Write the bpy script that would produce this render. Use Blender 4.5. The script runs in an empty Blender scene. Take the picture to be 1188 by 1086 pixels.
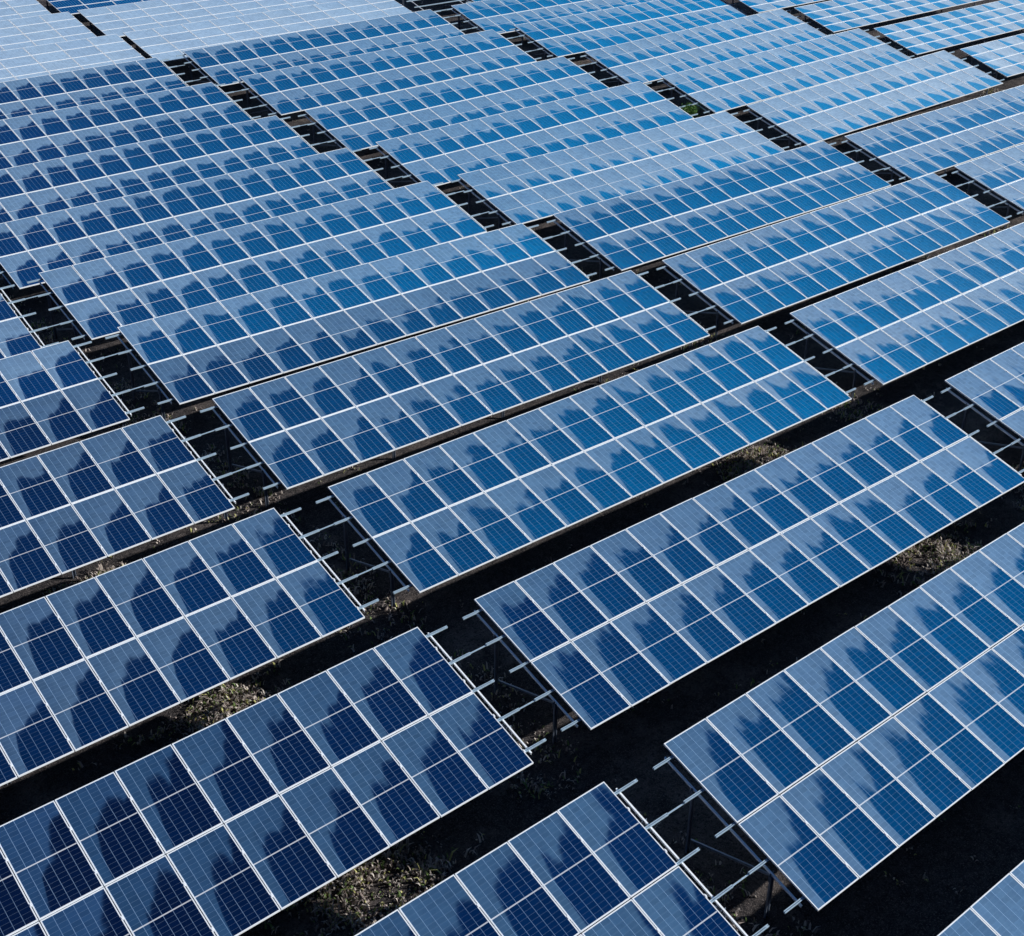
import bpy, math, random
from mathutils import Vector, Matrix
random.seed(7)
scene = bpy.context.scene
col = scene.collection
R = math.radians

# ------------------------------------------------------------------ survey
TILT = 0.26237          # tilt of the portrait tables
PITCH_X = 1.06          # module pitch along a row
N = 14
LEN = N * PITCH_X - 0.018
GAP = 1.413             # bare aisle between two tables of a row
PER = LEN + GAP
SLOPE = 3.714
MOD_W = 1.042
MOD_L = (SLOPE - 0.024) / 2
CLEAR = 0.86            # low edge above the ground
CAM_H = 16.669
ROWS = 'zabcdefghijk'
RX = [12.80, 12.749, 12.778, 12.705, 12.534, 12.372, 12.233, 12.084, 11.998, 11.914, 11.834, 15.5]
RY = [2.40, 7.842, 13.301, 18.725, 23.967, 29.235, 34.591, 39.871, 45.21, 50.717, 56.094, 62.2]
RZ = [[0.02, 0.0, -0.03, -0.04], [0.003, 0.0, -0.0305, -0.0454], [0.0089, -0.0807, -0.1618, -0.136],
      [0.1538, 0.0533, -0.0547, -0.0762], [0.3626, 0.2064, 0.0195, -0.0286], [0.5703, 0.3868, 0.1469, 0.0293],
      [0.5516, 0.4806, 0.2754, 0.372], [0.4787, 0.4512, 0.4543, 0.63], [0.6121, 0.5992, 0.6468, 0.8385],
      [0.8925, 0.923, 1.019, 1.1008], [1.0992, 1.1021, 1.2322, 1.299], [1.6, 1.6, 1.6, 1.6]]
RK = [[0, 0, 0, 0], [0.0003, -0.0019, -0.0012, -0.0004], [-0.0003, -0.0119, 0.0023, 0.0005], [0, -0.012, -0.0015, -0.0006],
      [-0.0005, -0.0173, -0.0051, -0.0008], [0.0005, -0.0214, -0.0099, 0.0006], [-0.0001, -0.0086, -0.0088, 0.0203],
      [-0.0006, -0.0022, 0.008, 0.0163], [-0.0002, -0.0012, 0.0085, 0.0158], [0.0008, 0.0022, 0.0094, -0.0003],
      [0.0001, 0.0001, 0.0078, 0.0003], [0, 0, 0, 0]]
RT = [[0, 0, 0, 0], [0.0018, 0.0084, 0, 0], [-0.0003, 0.0005, -0.0004, 0], [-0.003, -0.0023, 0.0028, 0],
      [0.0023, 0.0067, 0.0066, -0.0004], [-0.0041, -0.0017, -0.0003, -0.0049], [0, -0.0064, -0.0025, -0.0019],
      [0, 0.0007, -0.0005, 0.001], [0, 0.0037, -0.0026, -0.0015], [0, 0.0005, 0.0003, 0.0027], [0, -0.0051, -0.0008, 0.0006], [0, 0, 0, 0]]

# ------------------------------------------------------------------ terrain
_ty = RY[:11] + [60.4, 65.6, 70.7, 76.0]
_tx = [5.0, 20.0, 36.0, 52.0, 59.6, 68.0]
_tT = {6: 0.45, 7: 0.78, 8: 1.05, 9: 1.30, 10: 1.5}
_tz = [r + [r[3] + RK[i][3] * 7.4, _tT.get(i, r[3])] for i, r in enumerate(RZ[:11])]
_tz += [[1.58, 1.58, 1.60, 1.60, 1.61, 1.62], [1.88, 1.88, 1.9, 1.9, 1.9, 1.9], [2.25, 2.25, 2.25, 2.2, 2.2, 2.2], [2.5] * 6]

def _seg(v, xs):
    if v <= xs[0]: return 0, 0.0
    if v >= xs[-1]: return len(xs) - 2, 1.0
    for i in range(len(xs) - 1):
        if v <= xs[i + 1]: return i, (v - xs[i]) / (xs[i + 1] - xs[i])

def zlow(x, y):
    i, t = _seg(y, _ty); j, s = _seg(x, _tx)
    a = _tz[i][j] * (1 - s) + _tz[i][j + 1] * s
    b = _tz[i + 1][j] * (1 - s) + _tz[i + 1][j + 1] * s
    return a * (1 - t) + b * t

def zground(x, y):
    return (zlow(x, y) - CLEAR + 0.035 * math.sin(x * 1.7 + 0.6 * y) * math.cos(y * 1.3)
            + 0.02 * math.sin(x * 4.1 + 1.0) * math.sin(y * 3.7))

# ------------------------------------------------------------------ materials
def new_mat(name):
    m = bpy.data.materials.new(name); m.use_nodes = True
    nt = m.node_tree; nt.nodes.clear()
    return m, nt

class NT:
    """short hand for node building"""
    def __init__(s, nt): s.nt = nt
    def n(s, t, **kw):
        o = s.nt.nodes.new(t)
        for k, v in kw.items(): setattr(o, k, v)
        return o
    def link(s, a, b): s.nt.links.new(a, b)
    def put(s, sock, v):
        if hasattr(v, 'is_output'): s.link(v, sock)
        else: sock.default_value = v
    def m(s, op, a, b=0.0, c=0.0, clamp=False):
        o = s.n('ShaderNodeMath', operation=op); o.use_clamp = clamp
        s.put(o.inputs[0], a); s.put(o.inputs[1], b); s.put(o.inputs[2], c)
        return o.outputs[0]
    def mix(s, f, a, b, blend='MIX'):
        o = s.n('ShaderNodeMix', data_type='RGBA', blend_type=blend)
        s.put(o.inputs[0], f)
        for k, v in ((6, a), (7, b)):
            if isinstance(v, tuple): v = (*v, 1.0)[:4]
            s.put(o.inputs[k], v)
        return o.outputs[2]
    def rng(s, v, a, b, c, d, smooth=False):
        o = s.n('ShaderNodeMapRange')
        if smooth: o.interpolation_type = 'SMOOTHSTEP'
        for i, q in enumerate((v, a, b, c, d)): s.put(o.inputs[i], q)
        return o.outputs[0]
    def noise(s, vec, scale, detail=3.0, rough=0.5):
        o = s.n('ShaderNodeTexNoise')
        if vec is not None: s.link(vec, o.inputs['Vector'])
        o.inputs['Scale'].default_value = scale; o.inputs['Detail'].default_value = detail
        o.inputs['Roughness'].default_value = rough
        return o.outputs[0]

def cell_material(name, ncol, nrow, width, length, split, gcol, grow, gmid, cell_rgb, line_rgb, refl):
    m, nt = new_mat(name); t = NT(nt)
    uv = t.n('ShaderNodeUVMap'); uv.uv_map = 'UVMap'
    sx = t.n('ShaderNodeSeparateXYZ'); t.link(uv.outputs[0], sx.inputs[0])
    u, v = sx.outputs[0], sx.outputs[1]
    mg = 0.020
    def lines(c, n, total, g):
        cw = (total - 2 * mg) / n
        f = t.m('FRACT', t.m('ADD', t.m('DIVIDE', t.m('SUBTRACT', c, mg), cw), 0.5))
        d = t.m('MULTIPLY', t.m('ABSOLUTE', t.m('SUBTRACT', f, 0.5)), cw)
        return t.m('LESS_THAN', d, g / 2)
    a = lines(u, ncol, width, gcol); b = lines(v, nrow, length, grow)
    ln = t.m('MAXIMUM', a, t.m('MULTIPLY', b, 0.40))
    if split:
        md = t.m('LESS_THAN', t.m('ABSOLUTE', t.m('SUBTRACT', v, length / 2)), gmid / 2)
    # border of white back sheet
    eu = t.m('LESS_THAN', t.m('MINIMUM', u, t.m('SUBTRACT', width, u)), mg - 0.002)
    ev = t.m('LESS_THAN', t.m('MINIMUM', v, t.m('SUBTRACT', length, v)), mg - 0.002)
    ln = t.m('MAXIMUM', ln, t.m('MULTIPLY', t.m('MAXIMUM', eu, ev), 0.7))
    oi = t.n('ShaderNodeObjectInfo')
    # cell to cell shade
    cu = t.m('FLOOR', t.m('DIVIDE', t.m('SUBTRACT', u, mg), (width - 2 * mg) / ncol))
    cv = t.m('FLOOR', t.m('DIVIDE', t.m('SUBTRACT', v, mg), (length - 2 * mg) / nrow))
    cb = t.n('ShaderNodeCombineXYZ'); t.link(cu, cb.inputs[0]); t.link(cv, cb.inputs[1]); t.link(t.m('MULTIPLY', oi.outputs['Random'], 97.0), cb.inputs[2])
    wn = t.n('ShaderNodeTexWhiteNoise', noise_dimensions='3D'); t.link(cb.outputs[0], wn.inputs['Vector'])
    sh = t.m('ADD', 0.75, t.m('MULTIPLY', wn.outputs[0], 0.5))
    dirt = t.noise(uv.outputs[0], 9.0, 5.0, 0.65)
    cc = t.n('ShaderNodeCombineColor')
    for i in range(3): t.link(sh, cc.inputs[i])
    base = t.mix(1.0, cell_rgb, cc.outputs[0], 'MULTIPLY')
    # a film of dust, thicker along the lower frame where rain leaves it, and a few bird droppings
    film = t.m('MULTIPLY', t.rng(dirt, 0.45, 0.8, 0, 1), t.m('ADD', 0.02, t.m('MULTIPLY', t.rng(v, 0.16, 0.0, 0, 1), 0.10)))
    base = t.mix(film, base, (0.24, 0.27, 0.30))
    base = t.mix(ln, base, line_rgb)
    if split: base = t.mix(md, base, (0.85, 0.88, 0.92))
    dif = t.n('ShaderNodeBsdfDiffuse'); t.link(base, dif.inputs[0])
    gl = t.n('ShaderNodeBsdfGlossy'); gl.inputs['Roughness'].default_value = 0.026
    gl.inputs[0].default_value = (0.90, 0.97, 1.0, 1)
    # anti-reflection coat over the cells: mirror strength varies slightly from module to module and cell to cell
    f = t.m('MULTIPLY', t.m('ADD', refl - 0.05, t.m('MULTIPLY', oi.outputs['Random'], 0.06)), t.m('ADD', 0.89, t.m('MULTIPLY', wn.outputs[0], 0.16)))
    f = t.m('MULTIPLY', f, t.m('SUBTRACT', 1.0, t.m('MULTIPLY', t.rng(dirt, 0.45, 0.8, 0, 1), 0.12)))
    f = t.m('MULTIPLY', f, t.m('SUBTRACT', 1.0, t.m('MULTIPLY', (t.m('MAXIMUM', t.m('MULTIPLY', ln, 0.05), md) if split else ln), 0.45)))
    ms = t.n('ShaderNodeMixShader'); t.link(f, ms.inputs[0]); t.link(dif.outputs[0], ms.inputs[1]); t.link(gl.outputs[0], ms.inputs[2])
    out = t.n('ShaderNodeOutputMaterial'); t.link(ms.outputs[0], out.inputs[0])
    return m

LS_K = dict(w=1.565, l=0.935, px=1.59, py=0.955, rows=4)
LS_T = dict(w=1.625, l=0.745, px=1.65, py=0.765, rows=4)
CELL = (0.003, 0.012, 0.042); LINE = (0.45, 0.67, 0.97)
M_PORT = cell_material('solar_cells', 6, 20, MOD_W, MOD_L, True, 0.0072, 0.0046, 0.022, CELL, LINE, 0.74)
M_LK = cell_material('solar_cells_wide', 10, 6, LS_K['w'], LS_K['l'], False, 0.006, 0.002, 0, CELL, LINE, 0.74)
M_LT = cell_material('solar_cells_narrow', 10, 4, LS_T['w'], LS_T['l'], False, 0.004, 0.002, 0, CELL, LINE, 0.74)

def metal(name, rgb, metallic, rough, var=0.12, scale=14.0, bump=0.0):
    m, nt = new_mat(name); t = NT(nt)
    tc = t.n('ShaderNodeTexCoord')
    nz = t.noise(tc.outputs['Object'], scale, 4.0, 0.6)
    c = t.mix(t.rng(nz, 0.3, 0.7, 0, 1), tuple(x * (1 - var) for x in rgb), rgb)
    p = t.n('ShaderNodeBsdfPrincipled'); t.link(c, p.inputs['Base Color'])
    p.inputs['Metallic'].default_value = metallic; t.link(t.rng(nz, 0.3, 0.7, rough - 0.06, rough + 0.08), p.inputs['Roughness'])
    out = t.n('ShaderNodeOutputMaterial'); t.link(p.outputs[0], out.inputs[0])
    return m
M_FRAME = metal('anodised_frame', (0.88, 0.93, 0.98), 0.0, 0.42, 0.06, 6.0)
M_GALV = metal('galvanised_steel', (0.42, 0.57, 0.70), 0.2, 0.48, 0.25, 22.0)
M_POST = metal('galvanised_post', (0.20, 0.24, 0.31), 0.3, 0.5, 0.3, 12.0)
M_BACK = metal('back_sheet', (0.55, 0.56, 0.58), 0.0, 0.6, 0.1, 5.0)
M_BOX = metal('grey_plastic', (0.10, 0.11, 0.13), 0.0, 0.5, 0.2, 8.0)
M_CABLE = metal('black_cable', (0.02, 0.02, 0.022), 0.0, 0.5, 0.2, 8.0)

def ground_material():
    m, nt = new_mat('soil'); t = NT(nt)
    tc = t.n('ShaderNodeTexCoord'); o = tc.outputs['Object']
    a = t.noise(o, 0.55, 5.0, 0.6); b = t.noise(o, 5.5, 6.0, 0.7); c = t.noise(o, 38.0, 4.0, 0.7)
    soil = t.mix(t.rng(b, 0.35, 0.7, 0, 1), (0.016, 0.017, 0.021), (0.085, 0.074, 0.074))
    soil = t.mix(t.rng(a, 0.52, 0.72, 0, 0.75), soil, (0.24, 0.20, 0.18))          # dried-out patches
    soil = t.mix(t.rng(c, 0.52, 0.66, 0, 0.75), soil, (0.27, 0.235, 0.22))            # pebbles and straw
    soil = t.mix(t.rng(t.noise(o, 17.0, 5.0, 0.75), 0.52, 0.6, 0, 0.8), soil, (0.018, 0.018, 0.021))
    p = t.n('ShaderNodeBsdfPrincipled'); t.link(soil, p.inputs['Base Color'])
    p.inputs['Roughness'].default_value = 0.95; p.inputs['Specular IOR Level'].default_value = 0.1
    bp = t.n('ShaderNodeBump'); bp.inputs['Strength'].default_value = 1.0; bp.inputs['Distance'].default_value = 0.10
    t.link(t.m('ADD', b, t.m('MULTIPLY', c, 0.5)), bp.inputs['Height']); t.link(bp.outputs[0], p.inputs['Normal'])
    out = t.n('ShaderNodeOutputMaterial'); t.link(p.outputs[0], out.inputs[0])
    return m
M_SOIL = ground_material()

def leaf_material(name, stops):
    m, nt = new_mat(name); t = NT(nt)
    g = t.n('ShaderNodeNewGeometry')
    r = t.n('ShaderNodeValToRGB'); cr = r.color_ramp; cr.interpolation = 'CONSTANT'
    for i, (pos, c) in enumerate(stops):
        e = cr.elements[i] if i < 2 else cr.elements.new(pos)
        e.position = pos; e.color = (*c, 1)
    t.link(g.outputs['Random Per Island'], r.inputs[0])
    d = t.n('ShaderNodeBsdfDiffuse'); t.link(r.outputs[0], d.inputs[0])
    tr = t.n('ShaderNodeBsdfTranslucent'); t.link(r.outputs[0], tr.inputs[0])
    ms = t.n('ShaderNodeMixShader'); ms.inputs[0].default_value = 0.25
    t.link(d.outputs[0], ms.inputs[1]); t.link(tr.outputs[0], ms.inputs[2])
    out = t.n('ShaderNodeOutputMaterial'); t.link(ms.outputs[0], out.inputs[0])
    return m
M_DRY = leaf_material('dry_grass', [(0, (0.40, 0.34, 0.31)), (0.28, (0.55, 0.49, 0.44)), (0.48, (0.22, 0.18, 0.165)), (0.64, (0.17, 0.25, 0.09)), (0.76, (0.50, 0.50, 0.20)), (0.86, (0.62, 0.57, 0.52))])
M_LEAF = leaf_material('green_leaves', [(0, (0.05, 0.12, 0.03)), (0.3, (0.08, 0.18, 0.04)), (0.6, (0.12, 0.24, 0.07)), (0.85, (0.20, 0.30, 0.10))])
M_TWIG = metal('twig_bark', (0.10, 0.07, 0.05), 0.0, 0.8, 0.3, 20.0)

# ------------------------------------------------------------------ mesh helpers
class MB:
    def __init__(s): s.v = []; s.f = []
    def hexa(s, p):                      # eight corners: bottom ring then top ring
        b = len(s.v); s.v += [tuple(q) for q in p]
        s.f += [tuple(b + i for i in f) for f in ((0, 3, 2, 1), (4, 5, 6, 7), (0, 1, 5, 4), (1, 2, 6, 5), (2, 3, 7, 6), (3, 0, 4, 7))]
    def box(s, x0, x1, y0, y1, z0, z1):
        s.hexa([(x0, y0, z0), (x1, y0, z0), (x1, y1, z0), (x0, y1, z0), (x0, y0, z1), (x1, y0, z1), (x1, y1, z1), (x0, y1, z1)])
    def prism(s, ring0, ring1, close=True):
        b = len(s.v); n = len(ring0); s.v += [tuple(q) for q in ring0] + [tuple(q) for q in ring1]
        for i in range(n): s.f.append((b + i, b + (i + 1) % n, b + n + (i + 1) % n, b + n + i))
        if close: s.f.append(tuple(b + i for i in range(n))[::-1]); s.f.append(tuple(b + n + i for i in range(n)))
    def bar(s, p, q, w, h, up=Vector((0, 0, 1))):
        p, q = Vector(p), Vector(q); d = (q - p).normalized()
        a = d.cross(up)
        if a.length < 1e-4: a = d.cross(Vector((0, 1, 0)))
        a.normalize(); c = a.cross(d)
        r = [a * (i * w / 2) + c * (j * h / 2) for i, j in ((-1, -1), (1, -1), (1, 1), (-1, 1))]
        s.prism([p + k for k in r], [q + k for k in r])
    def tube(s, pts, rad, n=8):
        for p, q in zip(pts[:-1], pts[1:]):
            p, q = Vector(p), Vector(q); d = (q - p).normalized(); a = d.orthogonal().normalized(); c = d.cross(a)
            ring = [a * (rad * math.cos(2 * math.pi * k / n)) + c * (rad * math.sin(2 * math.pi * k / n)) for k in range(n)]
            s.prism([p + k for k in ring], [q + k for k in ring])
    def mesh(s, name, mat, smooth=False):
        me = bpy.data.meshes.new(name); me.from_pydata(s.v, [], s.f); me.materials.append(mat)
        if smooth: me.polygons.foreach_set('use_smooth', [True] * len(me.polygons))
        me.update(); return me

def obj(name, me, parent=None, loc=(0, 0, 0), rot=(0, 0, 0)):
    o = bpy.data.objects.new(name, me); col.objects.link(o)
    o.parent = parent; o.location = loc; o.rotation_euler = rot
    return o

def frame_mesh(w, l, lip=0.018, h=0.035):
    """four mitred aluminium bars"""
    m = MB()
    o = [(0, 0), (w, 0), (w, l), (0, l)]; i = [(lip, lip), (w - lip, lip), (w - lip, l - lip), (lip, l - lip)]
    for k in range(4):
        a, b = o[k], o[(k + 1) % 4]; c, d = i[(k + 1) % 4], i[k]
        m.hexa([(*a, -h), (*b, -h), (*c, -h), (*d, -h), (*a, 0.003), (*b, 0.003), (*c, 0.003), (*d, 0.003)])
    for c in (0.16, 0.66) if l > 1.2 else (0.3,):
        m.box(w + 0.001, w + 0.017, l * c - 0.035, l * c + 0.035, -0.02, 0.005); m.box(w - 0.008, w + 0.025, l * c - 0.02, l * c + 0.02, 0.005, 0.008)
    me = m.mesh('frame', M_FRAME); return me

_panel_cache = {}
def panel_mesh(kind, w, l, mat, key, slopes):
    """glass laminate inside the frame.  slopes(u,v) gives the small sag and reflection tilt of the glass
    (surface slope along x and y, -1..1 coordinates), stored as vertex normals"""
    k = (kind, key)
    if k in _panel_cache: return _panel_cache[k]
    lip = 0.016; NX, NY = 10, 14
    vs, fs, uvs, nn = [], [], [], []
    for j in range(NY + 1):
        for i in range(NX + 1):
            x = lip + (w - 2 * lip) * i / NX; y = lip + (l - 2 * lip) * j / NY
            vs.append((x, y, 0.0)); uvs.append((x, y))
            ax, ay = slopes(2 * i / NX - 1, 2 * j / NY - 1)
            nn.append(Vector((-ax, -ay, 1)).normalized())
    for j in range(NY):
        for i in range(NX):
            a = j * (NX + 1) + i; fs.append((a, a + 1, a + NX + 2, a + NX + 1))
    nt = len(vs); nf = len(fs)
    for x, y in ((lip, lip), (w - lip, lip), (w - lip, l - lip), (lip, l - lip)):
        vs.append((x, y, -0.006)); uvs.append((x, y)); nn.append(Vector((0, 0, -1)))
    fs.append((nt + 3, nt + 2, nt + 1, nt))
    me = bpy.data.meshes.new('solar_panel'); me.from_pydata(vs, [], fs)
    me.materials.append(mat); me.materials.append(M_BACK)
    me.polygons.foreach_set('use_smooth', [True] * len(fs))
    me.polygons[nf].material_index = 1
    ul = me.uv_layers.new(name='UVMap')
    for lp in me.loops: ul.data[lp.index].uv = uvs[lp.vertex_index]
    me.update()
    me.normals_split_custom_set_from_vertices(nn)
    _panel_cache[k] = me
    return me

# ------------------------------------------------------------------ glass sag and reflection offsets in the normals
BAND = 16.0              # spacing of the cloud streets overhead, degrees
SAG = 4.2                # degrees of reflection per unit of sag
def sstep(a, b, x):
    t = min(1.0, max(0.0, (x - a) / (b - a))); return t * t * (3 - 2 * t)

def sag_portrait(delta, var, amp, wide=3.2):
    rv = random.Random(var * 31 + 5)
    c1, c2, c3, c4 = [rv.uniform(-1, 1) for _ in range(4)]
    def f(u, v):
        g = v - 0.14 + 0.07 * c1 - (0.30 + 0.06 * c2) * u + 1.25 * sstep(-0.46 + 0.08 * c3, -1.04, u)  # sag contour shaped to keep the dark reflection at the lower right
        g += 0.06 * math.sin(2.4 * u + 2 * c4) * math.cos(2.0 * v + c1)
        dy = R(delta + amp * 1.3 * math.tanh(g / 1.3)) / 2
        ax = R(wide + 0.3 * c3) / 2 * u
        return ax, dy
    return f
def sag_flat(delta, var, amp):
    rv = random.Random(var * 17 + 3)
    c1, c2 = rv.uniform(-1, 1), rv.uniform(-1, 1)
    def f(u, v):
        return R(2.2) / 2 * u, R(delta + amp * (v + 0.3 * c1 * u) + amp * 0.5 * c2) / 2
    return f

# ------------------------------------------------------------------ shared meshes for the racking
def purlin_mesh(x0, x1):
    """open strut channel"""
    m = MB(); w, h, t = 0.044, 0.040, 0.007
    m.box(x0, x1, -w / 2, w / 2, -h, -h + t)
    m.box(x0, x1, -w / 2, -w / 2 + t, -h + t, 0)
    m.box(x0, x1, w / 2 - t, w / 2, -h + t, 0)
    m.box(x0, x1, -w / 2 + t, -w / 2 + 0.016, -0.008, 0)
    m.box(x0, x1, w / 2 - 0.016, w / 2 - t, -0.008, 0)
    return m.mesh('purlin', M_GALV)
ME = {}
ME['purlin'] = purlin_mesh(-0.48, LEN + 0.55)
ME['purlin_far'] = purlin_mesh(-0.48, LEN + 0.48)
def joiner_mesh():
    m = MB(); m.box(0, GAP - 0.55 - 0.48 + 0.03, -0.012, 0.012, -0.03, -0.012); return m.mesh('joiner', M_GALV)
ME['joiner'] = joiner_mesh()
def rafter_mesh(s0, s1):
    m = MB(); m.box(-0.016, 0.016, s0, s1, -0.008, 0); m.box(0.004, 0.010, s0, s1, -0.055, -0.008); m.box(-0.004, 0.016, s0, s1, -0.061, -0.055)
    return m.mesh('rafter', M_FRAME)
ME['rafter'] = rafter_mesh(0.22, 3.53)
ME['frame'] = frame_mesh(MOD_W, MOD_L)
ME['frame_k'] = frame_mesh(LS_K['w'], LS_K['l'], 0.02)
ME['frame_t'] = frame_mesh(LS_T['w'], LS_T['l'], 0.02)
def box_mesh():
    m = MB(); m.box(-0.07, 0.07, -0.05, 0.05, -0.20, 0); m.box(-0.075, 0.075, -0.055, 0.055, 0.0, 0.015)
    m.box(-0.03, 0.03, -0.03, 0.03, -0.24, -0.2)
    return m.mesh('junction_box', M_BOX)
ME['box'] = box_mesh()

S_PURL = (0.30, 1.11, 1.90, 2.67, 3.45)
Z_TOP = -0.037           # underside of the modules

def racking(root, tilt, left, right, length, slope, purls, posts_s, z0, kx, x0, y0, near, name_len):
    """purlins, rafters, posts and braces of one table, all children of root"""
    def at(x, s, n):     # point in table space
        return (x, s * math.cos(tilt) - n * math.sin(tilt), s * math.sin(tilt) + n * math.cos(tilt))
    pm = ME[name_len]
    for s in purls:
        obj('purlin', pm, root, at(0, s, Z_TOP), (tilt, 0, 0))
    xs = [-0.12, length + 0.145] if length < 4 else [-0.12, length * 0.25, length * 0.5, length * 0.75, length + 0.145] if left else [0.25, length * 0.25, length * 0.5, length * 0.75, length - 0.25]
    rm = ME['rafter'] if abs(slope - SLOPE) < 0.01 else ME['rafter_' + name_len]
    for x in xs:
        obj('rafter', rm, root, at(x, 0, Z_TOP - 0.042), (tilt, 0, 0))
        tops = []
        for s in posts_s:
            tx, ty, tz = at(x, s, Z_TOP - 0.105)
            wx, wy = x0 + x, y0 + ty
            zg = zground(wx, wy) - (z0 + kx * x) - 0.08
            m = MB(); m.box(-0.04, 0.04, -0.004, 0.004, zg, tz); m.box(-0.04, -0.032, -0.035, -0.004, zg, tz); m.box(0.032, 0.04, -0.035, -0.004, zg, tz)
            m.box(-0.06, 0.06, 0.004, 0.012, tz - 0.12, tz + 0.06)
            po = obj('post', m.mesh('post', M_POST), root, (tx, ty, 0))
            tops.append((tx, ty, tz, zg))
        if len(tops) == 2:
            a, b = tops
            m = MB(); m.bar((a[0] + 0.055, a[1], a[2] - 0.05), (b[0] + 0.055, b[1], b[3] + 0.34), 0.03, 0.045)
            obj('brace', m.mesh('brace', M_POST), root)

ORD = ['nearest to the camera', 'second from the camera', 'third from the camera', 'fourth from the camera', 'fifth from the camera', 'sixth from the camera', 'seventh from the camera', 'eighth from the camera',
       'ninth from the camera', 'tenth from the camera', 'eleventh from the camera', 'twelfth from the camera', 'thirteenth from the camera', 'fourteenth from the camera']
FIRST = {-1: 1, 0: 0, 1: 2, 2: 4, 3: 6}           # nearest visible row in each block
def ordinal(ri, k): return ORD[ri - FIRST[k]]
SPOT = {-1: 'left of the first bare aisle', 0: 'between first and second aisles', 1: 'between second and third aisles', 2: 'between third and fourth aisles', 3: 'right of the fourth aisle'}
UNSEEN = {(1, 1): 'two-deep table of blue panels just past the lower right corner', (11, 2): 'two-deep table of blue panels behind the empty rack, unseen past the top edge'}  # tables out of frame, added for the shadows they cast into view
GROUP = 'rows of solar tables'

def tag(o, label, cat, group=None, kind=None):
    o['label'] = label; o['category'] = cat
    if group: o['group'] = group
    if kind: o['kind'] = kind

# how far each table's glass normals shift the reflected cloud edge (degrees of reflection)
EXTRA = {('f', 1): 2.8, ('e', 0): 1.0, ('f', 0): 0.3, ('b', 0): 0.3, ('d', 2): 1.2, ('f', 2): -0.6, ('e', 2): 0.6, ('c', 1): 0.3, ('z', 0): 2.0}
rnd = random.Random(11)

def portrait_table(ri, k):
    row = ROWS[ri]; tilt = TILT + RT[ri][k + 1]; kx = RK[ri][k + 1]
    x0 = RX[ri] + k * PER; y0 = RY[ri]; z0 = RZ[ri][k + 1] - kx * LEN / 2
    root = bpy.data.objects.new('solar_table', None); col.objects.link(root)
    root.location = (x0, y0, z0); root.rotation_euler = (0, -math.atan(kx), 0); root.empty_display_size = 0.5
    tag(root, UNSEEN.get((ri, k)) or 'two-deep blue panel table %s, %s' % (SPOT[k], ordinal(ri, k)), 'solar table', GROUP)
    # normals of each module line tilted to place the cloud reflection for the camera
    for r in (0, 1):
        s0 = r * (MOD_L + 0.024); sc = s0 + MOD_L / 2
        yc = y0 + sc * math.cos(tilt); zc = z0 + kx * LEN / 2 + sc * math.sin(tilt)
        th = math.degrees(2 * tilt + math.atan2(CAM_H - zc, yc))
        want = round(th / BAND) * BAND
        delta = want - th + EXTRA.get((row, k), 0.0)
        if row in 'ghij': delta += (-0.7 if r else -0.1)
        near = max(0.0, min(1.0, (34 - y0) / 26))
        amp = SAG + 0.9 * near; wide = 3.2
        if k == 2 and row in 'ghij': amp = 3.6; wide = 4.6
        for i in range(N):
            var = rnd.choice((0, 0, 1, 2, 3)) if k < 2 else rnd.choice((0, 1, 2, 3, 4, 5))
            q = round(delta * 4) / 4 + rnd.choice((0, 0, 0, 0.25, -0.25))
            me = panel_mesh('p', MOD_W, MOD_L, M_PORT, (round(q, 2), var, round(amp, 1), wide), sag_portrait(q, var, round(amp, 1), wide))
            x = i * PITCH_X
            p = obj('solar_panel', me, root, (x + rnd.uniform(-0.002, 0.002), s0 * math.cos(tilt) + rnd.uniform(-0.004, 0.004), s0 * math.sin(tilt)), (tilt, 0, rnd.uniform(-0.0012, 0.0012)))
            obj('frame', ME['frame'], p)
    racking(root, tilt, True, True, LEN, SLOPE, S_PURL, (0.89, 2.79), z0, kx, x0, y0, ri < 6, 'purlin')
    def at(x, s, n):
        return (x, s * math.cos(tilt) - n * math.sin(tilt), s * math.sin(tilt) + n * math.cos(tilt))
    if k < 2:
        for s in (S_PURL[1], S_PURL[3]):
            j = obj('joiner', ME['joiner'], root, at(LEN + 0.552, s, Z_TOP), (tilt, 0, 0))
    # string combiner and its cable at the table end
    b = obj('junction_box', ME['box'], root, at(LEN + 0.06, 0.95, Z_TOP - 0.10), (tilt, 0, 0))
    m = MB(); pts = [at(LEN + 0.06, 0.9 - 0.1 * q, Z_TOP - 0.2 - 0.12 * math.sin(q * math.pi / 6)) for q in range(7)]
    m.tube(pts, 0.012, 6); obj('cable', m.mesh('cable', M_CABLE), root)
    return root

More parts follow.
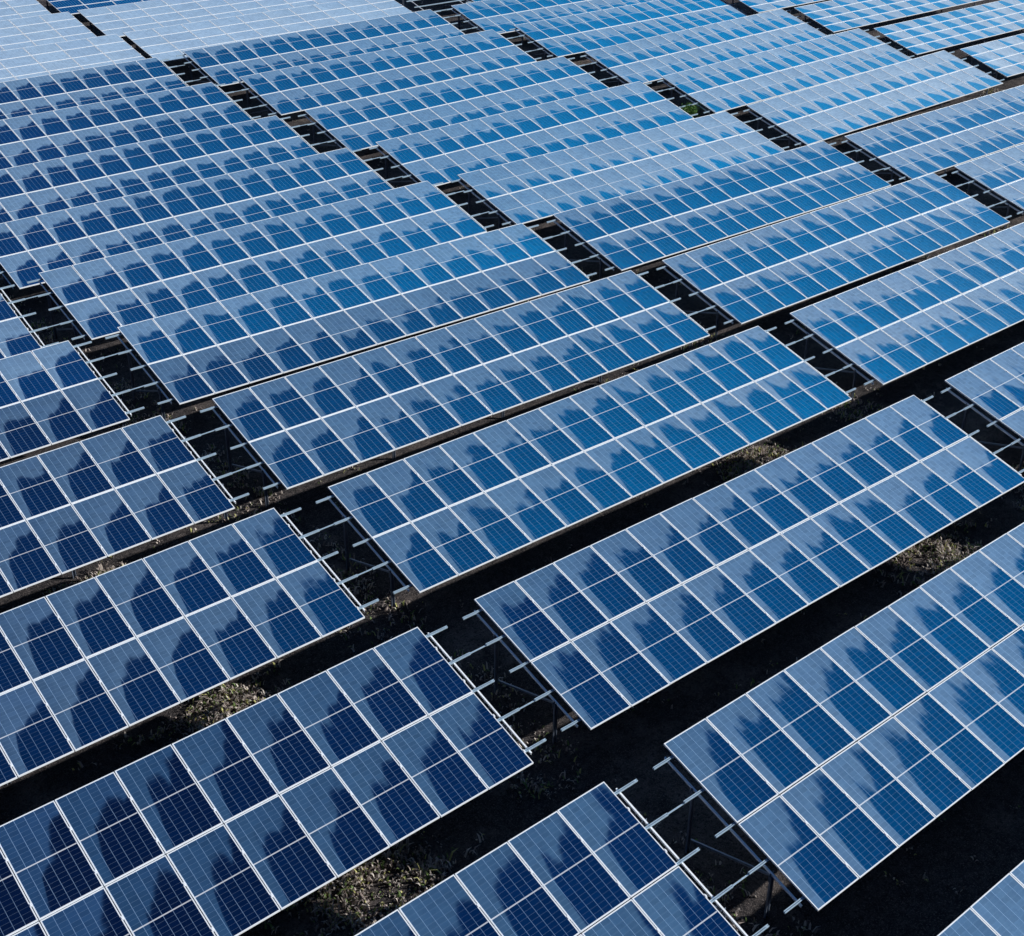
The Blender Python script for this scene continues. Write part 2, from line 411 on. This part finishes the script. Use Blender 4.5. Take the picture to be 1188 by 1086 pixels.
ORI = {}
def landscape_table(kind, spec, ri, k, x0, y0, z0, tilt, ncol, target, amp, words):
    root = bpy.data.objects.new('solar_table', None); col.objects.link(root)
    root.location = (x0, y0, z0); root.empty_display_size = 0.5
    tag(root, words, 'solar table', GROUP)
    w, l, px, py, nr = spec['w'], spec['l'], spec['px'], spec['py'], spec['rows']
    length = ncol * px - (px - w); slope = nr * py - (py - l)
    mat = M_LK if kind == 'k' else M_LT; fm = ME['frame_' + kind]
    for r in range(nr):
        s0 = r * py; sc = s0 + l / 2
        th = math.degrees(2 * tilt + math.atan2(CAM_H - z0 - sc * math.sin(tilt), y0 + sc * math.cos(tilt)))
        n = round(th / BAND - target); delta = (n + target) * BAND - th  # normals tilted so each line mirrors its chosen part of the clouds
        for i in range(ncol):
            var = rnd.randint(0, 5); q = round(delta * 4) / 4
            me = panel_mesh(kind, w, l, mat, (q, var, amp), sag_flat(q, var, amp))
            p = obj('solar_panel', me, root, (i * px, s0 * math.cos(tilt), s0 * math.sin(tilt)), (tilt, 0, 0))
            obj('frame', fm, p)
    nm = 'purlin_%s_%d' % (kind, ncol)
    if nm not in ME:
        ME[nm] = purlin_mesh(0.03, length + (0.05 if kind == 't' else -0.03)); ME['rafter_' + nm] = rafter_mesh(0.12, slope - 0.1)
    racking(root, tilt, False, False, length, slope, [slope * f for f in (0.04, 0.27, 0.5, 0.73, 0.96)], (slope * 0.24, slope * 0.76), z0, 0, x0, y0, False, nm)
    return root

TABLES = {'z': (0,), 'a': (-1, 0, 1), 'b': (-1, 0, 1), 'c': (-1, 0, 1), 'd': (-1, 0, 1, 2), 'e': (-1, 0, 1, 2), 'f': (-1, 0, 1, 2),
          'g': (0, 1, 2), 'h': (0, 1, 2), 'i': (0, 1, 2), 'j': (0, 1, 2), 'k': (2,)}
for ri, row in enumerate(ROWS):
    for k in TABLES[row]: portrait_table(ri, k)

tk = R(11.8)
dyk, dzk = 3.80 * math.cos(tk), 3.80 * math.sin(tk)
W4 = 'four-deep table of wide pale panels %s, %s'
landscape_table('k', LS_K, 11, 1, 27.06, 64.13 - dyk, 2.39 - dzk, tk, 10, 0.30, 0.6, W4 % (SPOT[1], ordinal(11, 1)))
landscape_table('k', LS_K, 11, 0, 26.58 - 12 * 1.59 + 0.02, 63.82 - dyk, 2.455 - dzk, tk, 12, 0.32, 0.6, W4 % (SPOT[0], ordinal(11, 0)))
landscape_table('k', LS_K, 12, 1, 26.91, 69.3 - dyk, 2.70 - dzk, tk, 10, 0.34, 0.6, W4 % (SPOT[1], ordinal(12, 1)))
landscape_table('k', LS_K, 12, 0, 26.31 - 10 * 1.59 + 0.02, 69.02 - dyk, 2.75 - dzk, tk, 10, 0.30, 0.6, W4 % (SPOT[0], ordinal(12, 0)))
landscape_table('k', LS_K, 13, 1, 26.75, 74.6 - dyk, 3.02 - dzk, tk, 9, 0.85, 0.8, 'four-deep table of deep blue wide panels, farthest row, beyond the pale tables')
landscape_table('k', LS_K, 13, 0, 26.15 - 6 * 1.59 + 0.02, 74.3 - dyk, 3.05 - dzk, tk, 6, 0.34, 0.6, W4 % (SPOT[0], ordinal(13, 0)))
tt = R(16.0)
for ri, xx, yt, zt in ((5, 61.1, 32.9, 0.96), (6, 60.7, 38.05, 1.385), (7, 60.2, 43.12, 1.652), (8, 59.87, 48.38, 1.96), (9, 59.6, 53.6, 2.22)):  # first entry is an unseen table, added for its shadow
    landscape_table('t', LS_T, ri, 3, xx, yt - 3.04 * math.cos(tt), zt - 3.04 * math.sin(tt), tt, 9, 0.10 if ri == 6 else 0.05, 1.1, 'four-deep table of cloud-streaked pale panels unseen past the right edge' if ri == 5 else 'four-deep table of cloud-streaked pale panels %s, %s' % (SPOT[3], ordinal(ri, 3)))

# bare rack, not yet filled with modules
def bare_rack(x0, y0, z0, tilt, length):
    root = bpy.data.objects.new('solar_rack', None); col.objects.link(root); root.location = (x0, y0, z0); root.empty_display_size = 0.5
    tag(root, 'empty steel rack without panels at the far end of the third aisle', 'solar rack')
    ME['purlin_bare'] = purlin_mesh(-0.48, length + 0.5)
    racking(root, tilt, True, True, length, SLOPE, S_PURL, (0.89, 2.79), z0, 0, x0, y0, False, 'purlin_bare')
bare_rack(44.35, 61.5, 1.55, TILT, 2.6)

# ------------------------------------------------------------------ ground
def build_ground():
    xs = [-2500, -900, -300, -100, -50] + [-30 + 0.8 * i for i in range(151)] + [105, 130, 200, 400, 1000, 2500]
    ys = [-2500, -900, -300, -100, -40, -15] + [-6 + 0.6 * i for i in range(151)] + [100, 150, 300, 900, 2500]
    vs = [(x, y, zground(x, y)) for y in ys for x in xs]; nx = len(xs)
    fs = [(j * nx + i, j * nx + i + 1, (j + 1) * nx + i + 1, (j + 1) * nx + i) for j in range(len(ys) - 1) for i in range(nx - 1)]
    me = bpy.data.meshes.new('ground'); me.from_pydata(vs, [], fs); me.materials.append(M_SOIL)
    me.polygons.foreach_set('use_smooth', [True] * len(fs)); me.update()
    o = bpy.data.objects.new('ground', me); col.objects.link(o); o['kind'] = 'structure'
build_ground()

def build_grass():
    rg = random.Random(5); v, f = [], []
    def tuft(x, y, hgt, n):
        z = zground(x, y) - 0.01
        for _ in range(n):
            a = rg.uniform(0, 6.283); ln = hgt * rg.uniform(0.5, 1.2); w = rg.uniform(0.010, 0.026); lean = rg.uniform(0.2, 1.1)
            bx, by = x + rg.gauss(0, 0.06), y + rg.gauss(0, 0.06)
            dx, dy = math.cos(a), math.sin(a); b = len(v)
            mx, my, mz = bx + dx * ln * 0.4 * lean, by + dy * ln * 0.4 * lean, z + ln * 0.65
            v.extend([(bx - dy * w, by + dx * w, z), (bx + dy * w, by - dx * w, z), (mx + dy * w * 0.8, my - dx * w * 0.8, mz), (mx - dy * w * 0.8, my + dx * w * 0.8, mz),
                      (bx + dx * ln * lean, by + dy * ln * lean, z + ln * (0.95 - 0.35 * lean))])
            f.append((b, b + 1, b + 2, b + 3)); f.append((b + 3, b + 2, b + 4))
    def clump(x, y): return 0.5 + 0.5 * math.sin(x * 1.9 + 1.3 * math.sin(y * 2.3)) * math.cos(y * 2.1 + math.sin(x * 0.9))
    ys = RY[:11] + [60.4, 65.6, 70.7]
    for i, y in enumerate(ys):
        dens = 5 if y < 30 else 4
        x = -4.0
        while x < 62:
            x += rg.expovariate(dens)
            yy = y + rg.uniform(-0.9, 1.3)
            c = clump(x, yy)
            if rg.random() < 0.25 + 0.75 * c: tuft(x, yy, rg.uniform(0.05, 0.16) * (0.6 + 0.8 * c), 5)
        # pale weeds set thicker on the sun patches from the aisles, to brighten them
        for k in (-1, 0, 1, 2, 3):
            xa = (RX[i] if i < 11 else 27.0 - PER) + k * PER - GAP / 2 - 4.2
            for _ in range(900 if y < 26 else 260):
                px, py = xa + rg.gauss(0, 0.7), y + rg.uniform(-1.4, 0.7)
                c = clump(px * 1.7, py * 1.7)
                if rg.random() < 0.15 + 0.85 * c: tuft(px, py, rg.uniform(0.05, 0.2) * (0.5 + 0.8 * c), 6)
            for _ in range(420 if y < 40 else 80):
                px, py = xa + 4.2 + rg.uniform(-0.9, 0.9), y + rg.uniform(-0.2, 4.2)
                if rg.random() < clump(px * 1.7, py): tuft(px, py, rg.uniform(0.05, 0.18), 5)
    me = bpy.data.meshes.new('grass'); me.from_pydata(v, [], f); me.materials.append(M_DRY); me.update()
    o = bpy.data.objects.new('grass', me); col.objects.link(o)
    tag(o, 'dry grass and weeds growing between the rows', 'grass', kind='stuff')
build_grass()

def build_bush(x, y, rad, hgt):
    rg = random.Random(3); z = zground(x, y)
    root = bpy.data.objects.new('bush', None); col.objects.link(root); root.location = (x, y, z)
    tag(root, 'small green bush growing in the third bare aisle', 'bush')
    st = MB()
    tips = []
    for i in range(9):
        a = rg.uniform(0, 6.28); t = rg.uniform(0.3, 0.9)
        tip = Vector((math.cos(a) * rad * t, math.sin(a) * rad * t, hgt * rg.uniform(0.6, 0.95)))
        mid = tip * 0.5 + Vector((0, 0, 0.1)); st.tube([(0, 0, -0.03), mid, tip], 0.012, 5); tips += [tip, mid, tip * 0.75]
    obj('stem', st.mesh('stem', M_TWIG), root)
    v, f = [], []
    for _ in range(1500):
        c = rg.choice(tips) + Vector((rg.gauss(0, rad * 0.28), rg.gauss(0, rad * 0.28), rg.gauss(0, hgt * 0.13)))
        if c.z < 0.05: continue
        n = Vector((rg.gauss(0, 1), rg.gauss(0, 1), rg.gauss(0.8, 1))).normalized(); a = n.orthogonal().normalized(); b = n.cross(a)
        th = rg.uniform(0, 6.28); d = a * math.cos(th) + b * math.sin(th); e = n.cross(d); s = rg.uniform(0.035, 0.07); q = len(v)
        v += [c - d * s, c + e * s * 0.45, c + d * s, c - e * s * 0.45]; f.append((q, q + 1, q + 2, q + 3))
    me = bpy.data.meshes.new('leaves'); me.from_pydata([tuple(p) for p in v], [], f); me.materials.append(M_LEAF); me.update()
    obj('leaves', me, root)
build_bush(43.75, 40.75, 0.42, 1.0)

# ------------------------------------------------------------------ light and sky
to_sun = Vector((2.65, -1.62, 1.0)).normalized()
sl = bpy.data.lights.new('sun', 'SUN'); sl.energy = 5.0; sl.angle = R(0.5); sl.color = (1.0, 0.97, 0.93)
so = bpy.data.objects.new('sun', sl); col.objects.link(so)
so.rotation_euler = (-to_sun).to_track_quat('-Z', 'Y').to_euler(); so.location = (40, -30, 40)

w = bpy.data.worlds.new('World'); scene.world = w; w.use_nodes = True
nt = w.node_tree; nt.nodes.clear(); t = NT(nt)
sky = t.n('ShaderNodeTexSky', sky_type='NISHITA'); sky.sun_disc = False
sky.sun_elevation = math.asin(to_sun.z); sky.sun_rotation = math.atan2(to_sun.x, to_sun.y)
tc = t.n('ShaderNodeTexCoord'); sp = t.n('ShaderNodeSeparateXYZ'); t.link(tc.outputs['Generated'], sp.inputs[0])
X, Y, Z = sp.outputs
theta = t.m('MULTIPLY', t.m('ARCTAN2', Z, Y), 57.29578)          # angle over the northern horizon, about the row axis
phi = t.m('MULTIPLY', t.m('ARCSINE', X), 57.29578)
cv = t.n('ShaderNodeCombineXYZ'); t.link(phi, cv.inputs[0]); t.link(t.m('MULTIPLY', theta, 0.66), cv.inputs[1])
def voro(scale):
    o = t.n('ShaderNodeTexVoronoi', voronoi_dimensions='2D', feature='SMOOTH_F1'); t.link(cv.outputs[0], o.inputs['Vector'])
    o.inputs['Scale'].default_value = scale; o.inputs['Smoothness'].default_value = 0.25
    return t.m('POWER', o.outputs['Distance'], 2.0)
big = t.noise(cv.outputs[0], 0.10, 2.0, 0.5)
fine = t.noise(cv.outputs[0], 1.5, 4.0, 0.6)
def off(v, c, k): return t.m('MULTIPLY', t.m('SUBTRACT', v, c), k)
warp = t.m('ADD', t.m('ADD', off(voro(0.46), 0.20, 2.3), off(voro(1.15), 0.20, 1.2)), t.m('ADD', off(fine, 0.5, 0.9), off(big, 0.5, 3.0)))
ph = t.m('FRACT', t.m('ADD', t.m('DIVIDE', t.m('ADD', theta, warp), BAND), 10.0))
front = t.rng(ph, -0.004, 0.03, 0, 1, True)                          # crisp cumulus edge
back = t.rng(ph, 0.57, 0.63, 1, 0, True)                           # ragged tail of the cloud street
ahead = t.m('MULTIPLY', t.rng(theta, 112, 120, 1, 0), t.rng(X, -0.12, 0.0, 0, 1))   # the streets lie over the far and sunward part of the sky
mask = t.m('MULTIPLY', t.m('MULTIPLY', front, back), ahead)
streak = t.noise(cv.outputs[0], 0.9, 5.0, 0.65)
hz = t.m('POWER', t.rng(theta, 80, 36, 0, 1), 1.5)               # paler towards the horizon
def ramp(stops, fac):
    r = t.n('ShaderNodeValToRGB'); cr = r.color_ramp; cr.interpolation = 'LINEAR'
    for i, (p, c) in enumerate(stops):
        e = cr.elements[i] if i < 2 else cr.elements.new(p)
        e.position = p; e.color = (*c, 1)
    t.link(fac, r.inputs[0]); return r.outputs[0]
cloud_hi = ramp([(0.0, (0.04, 0.10, 0.26)), (0.22, (0.031, 0.086, 0.195)), (0.5, (0.086, 0.186, 0.345)), (0.78, (0.22, 0.385, 0.63)), (1.0, (0.5, 0.7, 0.95))], X)
cloud_lo = ramp([(0.0, (0.20, 0.40, 0.75)), (0.22, (0.38, 0.58, 0.86)), (0.45, (0.34, 0.56, 0.86)), (0.62, (0.31, 0.57, 0.88)), (0.84, (0.90, 1.06, 1.25)), (1.0, (1.0, 1.0, 1.1))], X)
cloud = t.mix(hz, cloud_hi, cloud_lo)
cloud = t.mix(t.rng(theta, 44, 34, 0.0, 0.55, True), cloud, (0.74, 0.87, 1.05))          # milky air low over the horizon
cloud = t.mix(t.rng(streak, 0.3, 0.7, 0.0, 1.0), cloud, (0.8, 0.84, 0.9), 'MULTIPLY')
blue_hi = ramp([(0.0, (0.001, 0.004, 0.03)), (0.22, (0.0003, 0.007, 0.045)), (0.5, (0.0003, 0.030, 0.135)), (0.78, (0.0002, 0.135, 0.38)), (1.0, (0.01, 0.2, 0.6))], X)
blue_lo = ramp([(0.0, (0.004, 0.05, 0.2)), (0.30, (0.001, 0.075, 0.28)), (0.6, (0.001, 0.29, 0.70)), (0.75, (0.004, 0.46, 1.02)), (0.86, (0.16, 0.70, 1.25)), (1.0, (0.15, 0.5, 1.0))], X)
blue_t = t.mix(hz, blue_hi, blue_lo)
bl = t.n('ShaderNodeVectorMath', operation='SCALE'); t.link(sky.outputs[0], bl.inputs[0]); bl.inputs['Scale'].default_value = 0.05
nish = t.mix(1.0, bl.outputs[0], (0.08, 0.30, 0.62), 'MULTIPLY')
blue = t.mix(0.12, blue_t, nish)
skyc = t.mix(mask, blue, cloud)
up = t.rng(Z, 0.0, 0.12, 0, 1, True)
skyc = t.mix(up, nish, skyc)
bg = t.n('ShaderNodeBackground'); t.link(skyc, bg.inputs[0]); bg.inputs[1].default_value = 0.76
wo = t.n('ShaderNodeOutputWorld'); t.link(bg.outputs[0], wo.inputs[0])

# ------------------------------------------------------------------ camera
pitch, yaw, roll = 0.536306, 0.684285, 0.000775
cp, spn, cy, sy = math.cos(pitch), math.sin(pitch), math.cos(yaw), math.sin(yaw)
f = Vector((sy * cp, cy * cp, -spn)); r = Vector((cy, -sy, 0)); u = r.cross(f)
r2 = r * math.cos(roll) + u * math.sin(roll); u2 = -r * math.sin(roll) + u * math.cos(roll)
cd = bpy.data.cameras.new('camera'); cd.sensor_width = 36; cd.sensor_fit = 'HORIZONTAL'; cd.lens = 1493.94 / 1188 * 36
cd.clip_start = 0.5; cd.clip_end = 8000
cam = bpy.data.objects.new('camera', cd); col.objects.link(cam)
M = Matrix((( r2.x, u2.x, -f.x, 0), (r2.y, u2.y, -f.y, 0), (r2.z, u2.z, -f.z, CAM_H), (0, 0, 0, 1)))
cam.matrix_world = M
scene.camera = cam
vs_ = scene.view_settings; vs_.view_transform = 'Standard'; vs_.look = 'None'; vs_.exposure = 0.42; vs_.gamma = 1
